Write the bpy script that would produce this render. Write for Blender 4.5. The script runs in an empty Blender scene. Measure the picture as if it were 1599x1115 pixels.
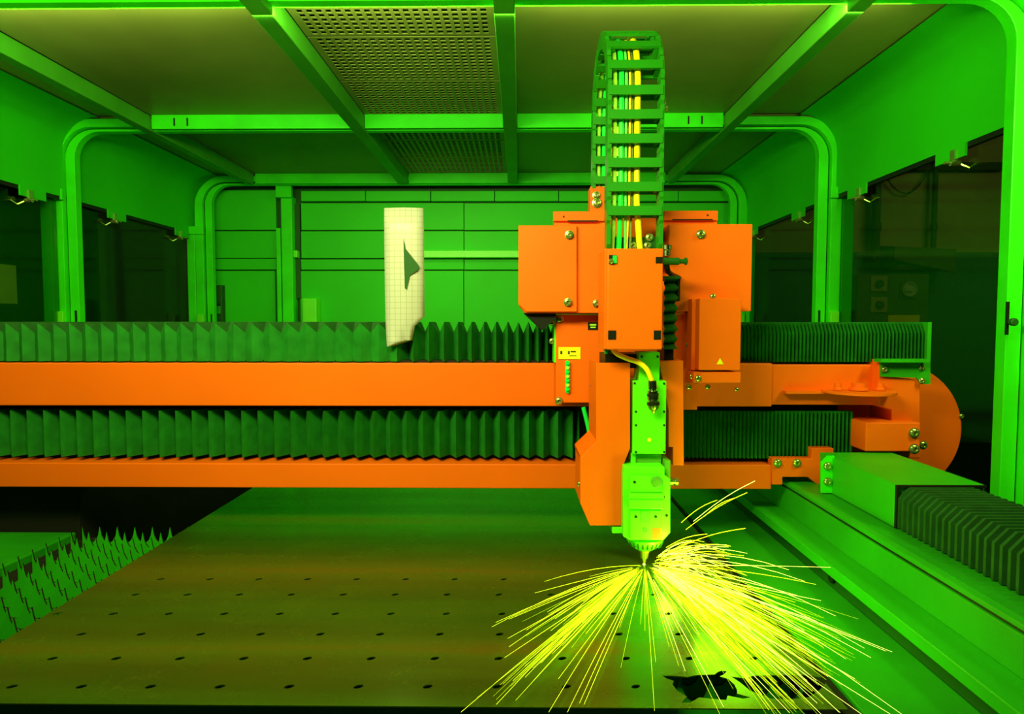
import bpy, bmesh, math, random
from mathutils import Vector, Matrix, Euler

random.seed(7)
scene = bpy.context.scene
COL = scene.collection
R = math.radians

# ------------------------------------------------------------------ camera
F = 1020.0                                  # focal length in pixels of the 1599 px wide frame
W, H = 1599.0, 1115.0
CAM = Vector((0.0, 0.0, 0.60))              # 0.6 m above the sheet on the cutting table (z = 0)
PITCH = math.atan(52.5 / F)
YAW = math.atan(12.5 / F)
cam_data = bpy.data.cameras.new('camera')
cam_data.sensor_width = 36.0
cam_data.lens = 36.0 * F / W
cam_data.clip_start = 0.02
cam = bpy.data.objects.new('camera', cam_data)
cam.location = CAM
cam.rotation_euler = (math.pi / 2 - PITCH, 0.0, YAW)
COL.objects.link(cam)
scene.camera = cam
ROT = Euler(cam.rotation_euler).to_matrix()

# ------------------------------------------------------------------ world, lamps, exposure
world = bpy.data.worlds.new('world')
scene.world = world
world.use_nodes = True
world.node_tree.nodes['Background'].inputs[0].default_value = (0.35, 0.6, 0.2, 1)
world.node_tree.nodes['Background'].inputs[1].default_value = 0.02

def area(name, loc, target, sx, sy, power, color):
    l = bpy.data.lights.new(name, 'AREA')
    l.shape = 'RECTANGLE'; l.size = sx; l.size_y = sy
    l.energy = power; l.color = color
    o = bpy.data.objects.new(name, l)
    o.location = loc
    o.rotation_euler = (Vector(target) - Vector(loc)).to_track_quat('-Z', 'Y').to_euler()
    COL.objects.link(o)
    return o

LC = (1.0, 0.99, 0.36)
area('lamp_front', (-0.56, 0.72, 1.30), (-0.15, 2.0, 0.70), 1.2, 0.20, 36, LC)         # strip lamp above the table
area('fill_crossbar', (-0.40, 1.90, 1.492), (-0.40, 3.2, 1.40), 3.0, 0.04, 15, LC)  # added unseen fill, brightens the second hoop's cross beams
area('lamp_roof', (-0.45, 3.55, 1.44), (-0.45, 3.75, 0.0), 1.0, 0.30, 5.0, LC)          # lamp in front of the rear wall
area('fill_post', (1.33, 1.15, 1.28), (1.45, 1.90, 0.95), 0.15, 0.5, 9.5, LC)             # added fill to brighten the near right post
area('fill_left', (-1.72, 1.20, 1.28), (-2.12, 3.0, 1.05), 0.15, 0.5, 4, LC)             # added fill to brighten the left hoop
area('fill_workshop', (3.6, 3.4, 2.3), (3.4, 5.5, 0.8), 1.2, 0.6, 6.0, (1.0, 0.92, 0.6))  # added fill that lights the reflected workshop wall

scene.view_settings.view_transform = 'Standard'
scene.view_settings.look = 'None'
scene.view_settings.exposure = 0.0
scene.view_settings.gamma = 1.0
scene.view_settings.use_curve_mapping = False

# ------------------------------------------------------------------ helpers
def at(u, v, Y):
    """world X, Z of the photograph's point (u, v) when the thing stands at depth Y"""
    d = ROT @ Vector(((u - W / 2) / F, -(v - H / 2) / F, -1.0))
    t = Y / d.y
    return CAM.x + d.x * t, CAM.z + d.z * t

def ax(u, v, Y): return at(u, v, Y)[0]
def az(u, v, Y): return at(u, v, Y)[1]
def pt(u, v, Y):
    x, z = at(u, v, Y)
    return Vector((x, Y, z))
def ground(u, v, z=0.0):
    """point of height z seen at (u, v)"""
    d = ROT @ Vector(((u - W / 2) / F, -(v - H / 2) / F, -1.0))
    t = (z - CAM.z) / d.z
    return CAM + d * t

class MB:
    def __init__(self):
        self.v = []; self.f = []
    def quad(self, *p):
        n = len(self.v)
        self.v += [tuple(q) for q in p]
        self.f.append(tuple(range(n, n + len(p))))
        return self
    def box(self, x0, x1, y0, y1, z0, z1):
        n = len(self.v)
        self.v += [(x0,y0,z0),(x1,y0,z0),(x1,y1,z0),(x0,y1,z0),(x0,y0,z1),(x1,y0,z1),(x1,y1,z1),(x0,y1,z1)]
        self.f += [tuple(n + i for i in q) for q in ((0,3,2,1),(4,5,6,7),(0,1,5,4),(1,2,6,5),(2,3,7,6),(3,0,4,7))]
        return self
    def pbox(self, u0, v0, u1, v1, Y0, Y1):
        """box whose front face at depth Y0 spans the measured rectangle"""
        um, vm = (u0 + u1) / 2, (v0 + v1) / 2
        x0, x1 = ax(u0, vm, Y0), ax(u1, vm, Y0)
        z1, z0 = az(um, v0, Y0), az(um, v1, Y0)
        return self.box(x0, x1, Y0, Y1, z0, z1)
    def prism(self, pts, d):
        """closed polygon (list of Vector) pushed along d"""
        n = len(self.v); k = len(pts); d = Vector(d)
        self.v += [tuple(p) for p in pts] + [tuple(Vector(p) + d) for p in pts]
        self.f.append(tuple(range(n, n + k)))
        self.f.append(tuple(range(n + 2 * k - 1, n + k - 1, -1)))
        for i in range(k):
            j = (i + 1) % k
            self.f.append((n + i, n + k + i, n + k + j, n + j))
        return self
    def pprism(self, uv, Y0, Y1):
        return self.prism([pt(u, v, Y0) for u, v in uv], (0, Y1 - Y0, 0))
    def lathe(self, c, axis, prof, seg=24):
        """rings (distance along axis, radius)"""
        axis = Vector(axis).normalized(); c = Vector(c)
        a = axis.orthogonal().normalized(); b = axis.cross(a)
        n = len(self.v)
        for h, r in prof:
            for i in range(seg):
                t = 2 * math.pi * i / seg
                self.v.append(tuple(c + axis * h + (a * math.cos(t) + b * math.sin(t)) * r))
        for k in range(len(prof) - 1):
            for i in range(seg):
                j = (i + 1) % seg
                self.f.append((n + k*seg + i, n + k*seg + j, n + (k+1)*seg + j, n + (k+1)*seg + i))
        self.f.append(tuple(n + i for i in reversed(range(seg))))
        m = n + (len(prof) - 1) * seg
        self.f.append(tuple(m + i for i in range(seg)))
        return self
    def tube(self, pts, r, seg=8):
        pts = [Vector(p) for p in pts]
        n = len(self.v); k = len(pts)
        up = None
        for i, p in enumerate(pts):
            t = (pts[min(i + 1, k - 1)] - pts[max(i - 1, 0)]).normalized()
            if up is None: up = t.orthogonal().normalized()
            up = (up - t * up.dot(t)).normalized()
            s = t.cross(up)
            rr = r[i] if isinstance(r, (list, tuple)) else r
            for j in range(seg):
                a = 2 * math.pi * j / seg
                self.v.append(tuple(p + (up * math.cos(a) + s * math.sin(a)) * rr))
        for i in range(k - 1):
            for j in range(seg):
                q = (j + 1) % seg
                self.f.append((n + i*seg + j, n + i*seg + q, n + (i+1)*seg + q, n + (i+1)*seg + j))
        self.f.append(tuple(n + j for j in reversed(range(seg))))
        self.f.append(tuple(n + (k-1)*seg + j for j in range(seg)))
        return self
    def build(self, name, mat, parent=None, smooth=False, bevel=0.0, solid=0.0):
        me = bpy.data.meshes.new(name)
        me.from_pydata(self.v, [], self.f)
        bm = bmesh.new(); bm.from_mesh(me)
        bmesh.ops.recalc_face_normals(bm, faces=bm.faces)
        bm.to_mesh(me); bm.free()
        me.materials.append(mat)
        if smooth:
            for p in me.polygons: p.use_smooth = True
            me.set_sharp_from_angle(angle=R(40))
        o = bpy.data.objects.new(name, me)
        COL.objects.link(o)
        if parent is not None: put(o, parent)
        if solid:
            m = o.modifiers.new('solid', 'SOLIDIFY'); m.thickness = solid; m.offset = 0
        if bevel:
            m = o.modifiers.new('bevel', 'BEVEL'); m.width = bevel; m.segments = 2; m.limit_method = 'ANGLE'
        return o

def put(o, parent):
    """parent without moving: every part is modelled in world coordinates"""
    o.parent = parent
    base = parent
    while base.parent is not None: base = base.parent
    if parent.parent is None:
        o.matrix_parent_inverse = Matrix.Translation(parent.location).inverted()
    else:
        o.matrix_parent_inverse = Matrix.Identity(4)

def tag(o, label, cat, group=None):
    o['label'] = label; o['category'] = cat
    if group: o['group'] = group
    return o
def thing(name, label, cat, loc, group=None):
    o = bpy.data.objects.new(name, None)
    o.empty_display_size = 0.05
    o.location = loc
    COL.objects.link(o)
    return tag(o, label, cat, group)
def struct(o, label):
    o['kind'] = 'structure'; o['label'] = label
    return o
def base(name, label, loc):
    o = bpy.data.objects.new(name, None); o.location = loc; COL.objects.link(o)
    return struct(o, label)

# ------------------------------------------------------------------ materials
def new_mat(name):
    m = bpy.data.materials.new(name); m.use_nodes = True
    nt = m.node_tree
    return m, nt, nt.nodes['Principled BSDF']

def paint(name, col, rough=0.45, metal=0.0, var=0.12, scale=6.0, bump=0.0, spec=0.2, stretch=(1, 1, 1)):
    m, nt, b = new_mat(name)
    tc = nt.nodes.new('ShaderNodeTexCoord')
    mp = nt.nodes.new('ShaderNodeMapping'); mp.inputs['Scale'].default_value = stretch
    no = nt.nodes.new('ShaderNodeTexNoise'); no.inputs['Scale'].default_value = scale; no.inputs['Detail'].default_value = 4
    rp = nt.nodes.new('ShaderNodeValToRGB')
    rp.color_ramp.elements[0].position = 0.3; rp.color_ramp.elements[1].position = 0.7
    rp.color_ramp.elements[0].color = tuple(c * (1 - var) for c in col) + (1,)
    rp.color_ramp.elements[1].color = tuple(min(1, c * (1 + var)) for c in col) + (1,)
    nt.links.new(tc.outputs['Object'], mp.inputs[0]); nt.links.new(mp.outputs[0], no.inputs['Vector'])
    nt.links.new(no.outputs['Fac'], rp.inputs[0]); nt.links.new(rp.outputs[0], b.inputs['Base Color'])
    b.inputs['Roughness'].default_value = rough; b.inputs['Metallic'].default_value = metal
    b.inputs['Specular IOR Level'].default_value = spec
    if bump:
        n2 = nt.nodes.new('ShaderNodeTexNoise'); n2.inputs['Scale'].default_value = 180
        bp = nt.nodes.new('ShaderNodeBump'); bp.inputs['Strength'].default_value = bump; bp.inputs['Distance'].default_value = 0.002
        nt.links.new(tc.outputs['Object'], n2.inputs['Vector']); nt.links.new(n2.outputs['Fac'], bp.inputs['Height'])
        nt.links.new(bp.outputs[0], b.inputs['Normal'])
    return m

def glow(name, col, strength):
    m, nt, b = new_mat(name)
    b.inputs['Base Color'].default_value = (*col, 1)
    b.inputs['Emission Color'].default_value = (*col, 1)
    b.inputs['Emission Strength'].default_value = strength
    return m

M = {}
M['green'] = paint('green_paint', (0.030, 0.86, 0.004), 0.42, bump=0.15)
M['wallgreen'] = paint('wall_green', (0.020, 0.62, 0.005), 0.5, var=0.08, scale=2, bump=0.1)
M['roofgreen'] = paint('roof_panel', (0.19, 0.27, 0.05), 0.42, var=0.25, scale=1.3)  # olive cast: brown reflection of the front glass put into the roof colour
M['bedgreen'] = paint('bed_green', (0.022, 0.44, 0.005), 0.45, var=0.14, scale=4, bump=0.2)
M['beamgreen'] = paint('roof_beam', (0.055, 0.40, 0.016), 0.5)
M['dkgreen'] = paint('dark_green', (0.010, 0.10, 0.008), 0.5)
M['railgreen'] = paint('rail_green', (0.020, 0.36, 0.006), 0.45, var=0.18, scale=4, bump=0.2)
M['lime'] = paint('lime_anodised', (0.11, 0.95, 0.004), 0.38, var=0.06, spec=0.5)
M['limedark'] = paint('lime_grey', (0.10, 0.42, 0.02), 0.4)
M['orange'] = paint('orange_paint', (0.90, 0.150, 0.001), 0.5, var=0.05, scale=3, bump=0.1, spec=0.18)
M['bellows'] = paint('bellows_fabric', (0.012, 0.20, 0.014), 0.62, var=0.2, scale=25, spec=0.12)
M['darkfold'] = paint('dark_fold', (0.013, 0.090, 0.011), 0.6, var=0.2, scale=25, spec=0.15)  # darker bellows tone; paints in the dim light on the rail bellows
M['black'] = paint('black_plastic', (0.008, 0.014, 0.006), 0.45)
M['sootshade'] = paint('soot_shade', (0.012, 0.015, 0.007), 0.8)  # near-black for soot, and for the shadow on the left bed
M['chain'] = paint('chain_plastic', (0.015, 0.26, 0.006), 0.4, var=0.1)
M['bolt'] = paint('zinc_bolt', (0.42, 0.62, 0.16), 0.25, metal=0.85, var=0.05)
M['darkbolt'] = paint('dark_bolt', (0.02, 0.06, 0.01), 0.4, metal=0.3)
M['yellow'] = paint('yellow_jacket', (1.0, 0.92, 0.004), 0.4, var=0.03)
M['label'] = paint('yellow_label', (0.85, 0.85, 0.01), 0.5, var=0.02)
M['ink'] = paint('label_ink', (0.02, 0.05, 0.01), 0.6)
M['cgreen'] = paint('green_jacket', (0.01, 0.90, 0.07), 0.35, var=0.05)
M['clime'] = paint('lime_jacket', (0.42, 0.98, 0.06), 0.35, var=0.05)
M['ccyan'] = paint('mint_jacket', (0.12, 0.80, 0.12), 0.35, var=0.05)
M['camber'] = paint('amber_jacket', (0.95, 0.72, 0.01), 0.4, var=0.05)
M['colive'] = paint('olive_jacket', (0.14, 0.26, 0.03), 0.4, var=0.05)
M['steel'] = paint('connector_steel', (0.30, 0.42, 0.18), 0.22, metal=1.0, var=0.05)
M['nozzle'] = paint('nozzle_brass', (0.55, 0.62, 0.05), 0.25, metal=0.7, var=0.05)
M['cream'] = paint('cream_plaster', (0.42, 0.34, 0.16), 0.8, scale=3)
M['blue'] = paint('blue_plaster', (0.05, 0.13, 0.13), 0.7, scale=3)
M['pipe'] = paint('old_pipe', (0.06, 0.075, 0.03), 0.6)
M['boxgrey'] = paint('panel_grey', (0.11, 0.14, 0.05), 0.5)
M['paper'] = paint('paper_grey', (0.42, 0.45, 0.36), 0.8)
M['spark'] = glow('spark_yellow', (0.80, 1.0, 0.015), 1.25)
M['hot'] = glow('spark_white', (1.0, 1.0, 0.22), 1.4)
M['ember'] = glow('spark_lime', (0.55, 0.85, 0.0), 0.55)

def glass_mat():
    m = bpy.data.materials.new('tinted_laser_glass'); m.use_nodes = True
    nt = m.node_tree; nt.nodes.clear()
    out = nt.nodes.new('ShaderNodeOutputMaterial')
    tr = nt.nodes.new('ShaderNodeBsdfTransparent'); tr.inputs[0].default_value = (0.60, 0.72, 0.42, 1)
    gl = nt.nodes.new('ShaderNodeBsdfGlossy'); gl.inputs['Color'].default_value = (0.5, 0.8, 0.4, 1); gl.inputs['Roughness'].default_value = 0.08
    mx = nt.nodes.new('ShaderNodeMixShader')
    mx.inputs[0].default_value = 0.05; nt.links.new(tr.outputs[0], mx.inputs[1]); nt.links.new(gl.outputs[0], mx.inputs[2])
    nt.links.new(mx.outputs[0], out.inputs['Surface'])
    return m
M['glass'] = glass_mat()

def sheet_mat():
    m, nt, b = new_mat('raw_sheet_steel')
    tc = nt.nodes.new('ShaderNodeTexCoord')
    mp = nt.nodes.new('ShaderNodeMapping'); mp.inputs['Scale'].default_value = (0.35, 5.0, 1)
    n1 = nt.nodes.new('ShaderNodeTexNoise'); n1.inputs['Scale'].default_value = 1.6; n1.inputs['Detail'].default_value = 6
    r1 = nt.nodes.new('ShaderNodeValToRGB')
    e = r1.color_ramp.elements
    e[0].position = 0.32; e[0].color = (0.060, 0.17, 0.008, 1)
    e[1].position = 0.74; e[1].color = (0.22, 0.21, 0.010, 1)
    k = e.new(0.56); k.color = (0.090, 0.27, 0.012, 1)
    nt.links.new(tc.outputs['Object'], mp.inputs[0]); nt.links.new(mp.outputs[0], n1.inputs['Vector'])
    nt.links.new(n1.outputs['Fac'], r1.inputs[0])
    n2 = nt.nodes.new('ShaderNodeTexNoise'); n2.inputs['Scale'].default_value = 9; n2.inputs['Detail'].default_value = 8
    nt.links.new(tc.outputs['Object'], n2.inputs['Vector'])
    # fine wandering scratches
    w = nt.nodes.new('ShaderNodeTexVoronoi'); w.feature = 'DISTANCE_TO_EDGE'; w.inputs['Scale'].default_value = 7
    mx0 = nt.nodes.new('ShaderNodeMix'); mx0.data_type = 'VECTOR'; mx0.inputs[0].default_value = 0.35
    nt.links.new(tc.outputs['Object'], mx0.inputs[4]); nt.links.new(n2.outputs['Color'], mx0.inputs[5])
    nt.links.new(mx0.outputs[1], w.inputs['Vector'])
    lt = nt.nodes.new('ShaderNodeMath'); lt.operation = 'LESS_THAN'; lt.inputs[1].default_value = 0.006
    nt.links.new(w.outputs['Distance'], lt.inputs[0])
    gt = nt.nodes.new('ShaderNodeMath'); gt.operation = 'GREATER_THAN'; gt.inputs[1].default_value = 0.56
    nt.links.new(n2.outputs['Fac'], gt.inputs[0])
    mu = nt.nodes.new('ShaderNodeMath'); mu.operation = 'MULTIPLY'
    nt.links.new(lt.outputs[0], mu.inputs[0]); nt.links.new(gt.outputs[0], mu.inputs[1])
    m2 = nt.nodes.new('ShaderNodeMath'); m2.operation = 'MULTIPLY'; m2.inputs[1].default_value = 0.28
    nt.links.new(mu.outputs[0], m2.inputs[0])
    mx = nt.nodes.new('ShaderNodeMix'); mx.data_type = 'RGBA'
    nt.links.new(m2.outputs[0], mx.inputs[0]); nt.links.new(r1.outputs[0], mx.inputs[6]); mx.inputs[7].default_value = (0.28, 0.42, 0.03, 1)
    nt.links.new(mx.outputs[2], b.inputs['Base Color'])
    mr = nt.nodes.new('ShaderNodeMapRange'); mr.inputs[3].default_value = 0.20; mr.inputs[4].default_value = 0.34
    nt.links.new(n2.outputs['Fac'], mr.inputs[0]); nt.links.new(mr.outputs[0], b.inputs['Roughness'])
    b.inputs['Metallic'].default_value = 0.75
    return m
M['sheet'] = sheet_mat()

def grid_mat():
    m, nt, b = new_mat('gridded_reflection')
    tc = nt.nodes.new('ShaderNodeTexCoord')
    sp = nt.nodes.new('ShaderNodeSeparateXYZ'); nt.links.new(tc.outputs['Object'], sp.inputs[0])
    outs = []
    for ax_ in ('X', 'Z'):
        d = nt.nodes.new('ShaderNodeMath'); d.operation = 'MULTIPLY'; d.inputs[1].default_value = 1 / 0.0165
        f = nt.nodes.new('ShaderNodeMath'); f.operation = 'FRACT'
        l = nt.nodes.new('ShaderNodeMath'); l.operation = 'LESS_THAN'; l.inputs[1].default_value = 0.09
        nt.links.new(sp.outputs[ax_], d.inputs[0]); nt.links.new(d.outputs[0], f.inputs[0]); nt.links.new(f.outputs[0], l.inputs[0])
        outs.append(l)
    mxm = nt.nodes.new('ShaderNodeMath'); mxm.operation = 'MAXIMUM'
    nt.links.new(outs[0].outputs[0], mxm.inputs[0]); nt.links.new(outs[1].outputs[0], mxm.inputs[1])
    mx = nt.nodes.new('ShaderNodeMix'); mx.data_type = 'RGBA'
    mx.inputs[6].default_value = (0.50, 0.55, 0.48, 1); mx.inputs[7].default_value = (0.35, 0.40, 0.24, 1)
    nt.links.new(mxm.outputs[0], mx.inputs[0]); nt.links.new(mx.outputs[2], b.inputs['Base Color'])
    b.inputs['Roughness'].default_value = 0.35
    return m
M['grid'] = grid_mat()

# ------------------------------------------------------------------ shared bolt heads
def bolt_mesh(name, r, h, mat):
    mb = MB()
    mb.lathe((0, 0, 0), (0, -1, 0), [(0, r * 1.25), (h * .25, r * 1.25), (h * .3, r), (h * .8, r), (h, r * .75), (h, r * .45), (h * .6, r * .4)], 12)
    o = mb.build(name, mat, smooth=True); me = o.data
    bpy.data.objects.remove(o)
    return me
BOLT = bolt_mesh('bolt', 0.0075, 0.007, M['bolt'])
DBOLT = bolt_mesh('screw', 0.0042, 0.003, M['darkbolt'])
def bolt(u, v, Y, parent, s=1.0, name='bolt', me=None):
    o = bpy.data.objects.new(name, me or BOLT)
    COL.objects.link(o)
    put(o, parent)
    o.location = pt(u, v, Y); o.scale = (s, s, s)
    return o

# ================================================================== SETTING
Y1, Y2, Y3 = 1.847, 3.01, 4.17             # the three hoops of the enclosure
ROOF = 1.50
XL, XR = -2.10, 1.40

fl = MB().box(-3.6, 5.5, -0.5, 5.5, -0.42, -0.40).build('floor', M['sootshade'])
struct(fl, 'dark sooty floor under the cutting machine')

# ---- ceiling: panels, longitudinal and cross beams, slotted grilles
ceil = base('ceiling', 'green sheet metal roof of the machine enclosure', (-0.3, 3.0, ROOF))
BX = [-1.705, -0.735, -0.045, 0.945]
ends = [XL + 0.16] + BX + [XR - 0.12]
for ya, yb in ((0.9, Y1), (Y1, Y2), (Y2, Y3 + 0.2)):
    for i in range(5):
        x0, x1 = ends[i] + (0.025 if i else 0), ends[i + 1] - (0.025 if i < 4 else 0)
        if i == 2: continue
        MB().box(x0, x1, ya + 0.03, yb - 0.005, ROOF + 0.045, ROOF + 0.055).build('ceiling_panel', M['roofgreen'], ceil)
for i, x in enumerate(BX):
    w = 0.030 if i in (1, 2) else 0.024
    MB().box(x - w, x + w, 0.9, Y3 - 0.02, ROOF - 0.024, ROOF + 0.043).build('roof_beam', M['beamgreen'], ceil, bevel=0.003)
for yy in (Y1, Y2, Y3):
    for i in range(5):
        x0, x1 = ends[i] + (0.032 if i else 0.0), ends[i + 1] - (0.032 if i < 4 else 0.0)
        if i in (0, 4): continue
        MB().box(x0, x1, yy - 0.014, yy - 0.002, ROOF - (0.018 if yy > Y1 else -.004), ROOF + 0.045).build('cross_beam', M['green'], ceil, bevel=0.002)
        if yy == Y2 and i in (1, 3):
            xs = x0 + 0.1 if i == 1 else x1 - 0.1
            for q in (0, 0.06):
                MB().box(xs + (q if i == 1 else -q), xs + (q if i == 1 else -q) + 0.007, yy - 0.016, yy - 0.013, ROOF - 0.005, ROOF + 0.03).build('slot', M['black'], ceil)
def grille(x0, x1, y0, y1, nx, ny, z):
    mb = MB()
    def cuts(a, b, n, fill, rim):
        p = (b - a - 2 * rim) / n; c = [a]
        for i in range(n): c += [a + rim + p * (i + (1 - fill) / 2), a + rim + p * (i + (1 + fill) / 2)]
        return c + [b]
    cx, cy = cuts(x0, x1, nx, 0.62, 0.02), cuts(y0, y1, ny, 0.70, 0.008)
    idx = {}
    for i, x in enumerate(cx):
        for j, y in enumerate(cy):
            idx[i, j] = len(mb.v); mb.v.append((x, y, z))
    for i in range(len(cx) - 1):
        for j in range(len(cy) - 1):
            if i % 2 == 1 and j % 2 == 1: continue
            mb.f.append((idx[i, j], idx[i + 1, j], idx[i + 1, j + 1], idx[i, j + 1]))
    return mb.build('slotted_grille', M['roofgreen'], ceil, solid=0.003)
gx0, gx1 = BX[1] + 0.032, BX[2] - 0.032
for y0, y1, ny in ((1.91, 2.19, 9), (2.20, 2.585, 13), (2.595, 3.0, 14), (3.06, 3.41, 11), (3.42, 3.77, 11), (3.78, 4.15, 11)):
    grille(gx0, gx1, y0, y1, 20, ny, ROOF + 0.045)
MB().box(gx0 - .02, gx1 + .02, 1.9, Y3, ROOF + 0.11, ROOF + 0.12).build('extraction_duct', M['black'], ceil)
MB().box(gx0, gx1, 0.9, Y1 - 0.01, ROOF + 0.045, ROOF + 0.055).build('ceiling_panel', M['roofgreen'], ceil)

# ---- hoops: bent square tube frames
def hoop_path(xl, xr, zb, zt, r, n=8):
    p = [(xl, zb), (xl, zt - r)]
    for i in range(1, n + 1):
        a = math.pi - math.pi / 2 * i / n
        p.append((xl + r + r * math.cos(a), zt - r + r * math.sin(a)))
    p.append((xr - r, zt))
    for i in range(1, n + 1):
        a = math.pi / 2 - math.pi / 2 * i / n
        p.append((xr - r + r * math.cos(a), zt - r + r * math.sin(a)))
    p.append((xr, zb))
    return p
def band(mb, pa, pb, y0, y1):
    """solid band between two matching paths"""
    n = len(mb.v); k = len(pa)
    for y in (y0, y1):
        mb.v += [(x, y, z) for x, z in pa] + [(x, y, z) for x, z in pb]
    A0, B0, A1, B1 = n, n + k, n + 2 * k, n + 3 * k
    for i in range(k - 1):
        mb.f += [(A0+i, A0+i+1, B0+i+1, B0+i), (A1+i, B1+i, B1+i+1, A1+i+1), (A0+i, A1+i, A1+i+1, A0+i+1), (B0+i, B0+i+1, B1+i+1, B1+i)]
    mb.f += [(A0, B0, B1, A1), (A0+k-1, A1+k-1, B1+k-1, B0+k-1)]
    return mb
for Yh, lab, xl, xr in ((Y1, 'bright green hoop frame nearest the viewer, its post at the frame edge', XL - 0.03, 1.475),
                (Y2, 'bright green rounded hoop frame in the middle of the enclosure', XL - 0.055, 1.46),
                (Y3, 'green rounded hoop frame standing against the rear wall', XL + 0.03, 1.43)):
    t = thing('hoop_frame', lab, 'frame', ((xl + xr) / 2, Yh, -0.4), 'hoop frames of the enclosure')
    zt = ROOF + (0.052 if Yh == Y1 else 0.033)
    o1, i1 = hoop_path(xl, xr, -0.4, zt, 0.19), hoop_path(xl + 0.05, xr - 0.05, -0.4, zt - 0.036, 0.14)
    band(MB(), o1, i1, Yh, Yh + 0.03).build('bent_tube', M['green'], t, bevel=0.002)
    o2, i2 = hoop_path(xl + 0.057, xr - 0.057, -0.4, zt - 0.042, 0.135), hoop_path(xl + 0.100, xr - 0.100, -0.4, zt - 0.052, 0.12)
    band(MB(), o2, i2, Yh + 0.02, Yh + 0.06).build('inner_flange', M['green'], t, bevel=0.002)
    for s, x in ((1, xl), (-1, xr)):
        MB().box(min(x - s * 0.055, x - s * 0.003), max(x - s * 0.055, x - s * 0.003), Yh + 0.0, Yh + 0.05, -0.4, 1.17).build('side_post', M['green'], t, bevel=0.004)
        xb = x + s * 0.03
        MB().box(xb - 0.02, xb + 0.02, Yh - 0.022, Yh - 0.001, 0.58, 0.655).build('foot_clamp', M['lime'], t, bevel=0.003)
        MB().box(x - 0.06, x + 0.06 , Yh - 0.018, Yh - 0.002, 1.165, 1.215).build('joint_sleeve', M['green'], t, bevel=0.003)
        if Yh > Y1: MB().box(x + s * 0.085 - 0.003, x + s * 0.085 + 0.003, Yh + 0.012, Yh + 0.025, 0.60, 0.66).build('slot', M['black'], t)

# handle slot with knob on the near right post
hp = thing('door_latch', 'small dark slotted latch with knob on the bright green post', 'latch', (1.39, Y1 - 0.01, 0.56))
MB().pbox(1571.5, 471, 1576, 523, Y1 - 0.006, Y1 - 0.001).build('slot_plate', M['black'], hp)
kc = pt(1577, 503, Y1 - 0.004)
MB().lathe(kc, (0, -1, 0), [(0, .008), (.006, .008), (.008, .011), (.018, .011), (.021, .008)], 14).build('knob', M['dkgreen'], hp, smooth=True)

# ---- side walls: curved valance above, dark laser glass below
def side(name, label, x, s, bottom):
    """s = +1: left wall (inside is +x)"""
    root = base(name, label, (x, 3.0, bottom))
    prof = [(x, bottom), (x, ROOF - 0.13)]
    for i in range(1, 29):
        a = math.pi / 2 * i / 28
        prof.append((x + s * 0.17 * (1 - math.cos(a)), ROOF - 0.13 + 0.17 * math.sin(a)))
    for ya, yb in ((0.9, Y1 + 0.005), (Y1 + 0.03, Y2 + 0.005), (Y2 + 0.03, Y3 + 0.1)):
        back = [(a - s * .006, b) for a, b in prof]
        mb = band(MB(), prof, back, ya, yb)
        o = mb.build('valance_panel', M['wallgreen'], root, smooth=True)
        o.cycles.shadow_terminator_offset = 0.3
        # stepped mounting tabs with roller hangers
        for f in (0.30, 0.83):
            yc = ya + (yb - ya) * f
            MB().box(x - 0.004, x + 0.004, yc - 0.075, yc + 0.075, bottom - 0.042, bottom + 0.002).build('mounting_tab', M['wallgreen'], root)
            hg = MB().box(x + s * .005 - .006, x + s * .005 + .006, yc - .035, yc - .012, bottom - .055, bottom - .012).build('roller_hanger', M['bolt'], root)
            MB().lathe((x - s * .01, yc - .03, bottom - .055), (s * 1, 0, 0), [(0, .010), (.03, .010), (.032, .005), (.05, .005)], 10).build('roller', M['bolt'], hg)
            MB().tube([(x, yc - .024, bottom - .05), (x - s * .03, yc - .05, bottom - .075), (x - s * .05, yc - .06, bottom - .06)], .004, 6).build('hook', M['bolt'], hg)
        MB().box(x - s * .012 - .008, x - s * .012 + .008, ya, yb, bottom - .016, bottom + .012).build('track', M['black'], root)
    return root
side('wall_left', 'green curved side panel of the enclosure on the left', XL, 1, 1.18)
side('wall_right', 'green curved side panel of the enclosure on the right', XR + 0.03, -1, 1.18)
n = 0
for x, s in ((XL - 0.03, 1), (XR + 0.055, -1)):
    for ya, yb in ((0.9, Y1 - 0.01), (Y1 + 0.06, Y2 - 0.01), (Y2 + 0.06, Y3 - 0.01)):
        n += 1
        root = base('window_%d' % n, 'dark green tinted laser safety pane in the enclosure side', (x, ya, 0.0))
        MB().box(x - .003, x + .003, ya, yb, -0.3, 1.175).build('pane', M['glass'], root)
# dark space beyond the left panes
struct(MB().box(-3.6, -3.55, -0.5, 5.5, -0.4, 2.6).build('wall_workshop_left', M['sootshade']), 'unlit workshop wall beyond the left panes')

# notice sheet on the left pane
nb = MB(); Yn = 2.62
xn = XL - 0.034
z0, z1 = az(10, 474, 2.70), az(10, 413, 2.70)
nb.box(xn, xn + 0.0008, 2.58, 2.755, z0, z1)
no = nb.build('notice_sheet', M['paper'], bevel=0)
tag(no, 'grey paper notice stuck on the dark left pane', 'paper')

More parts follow.
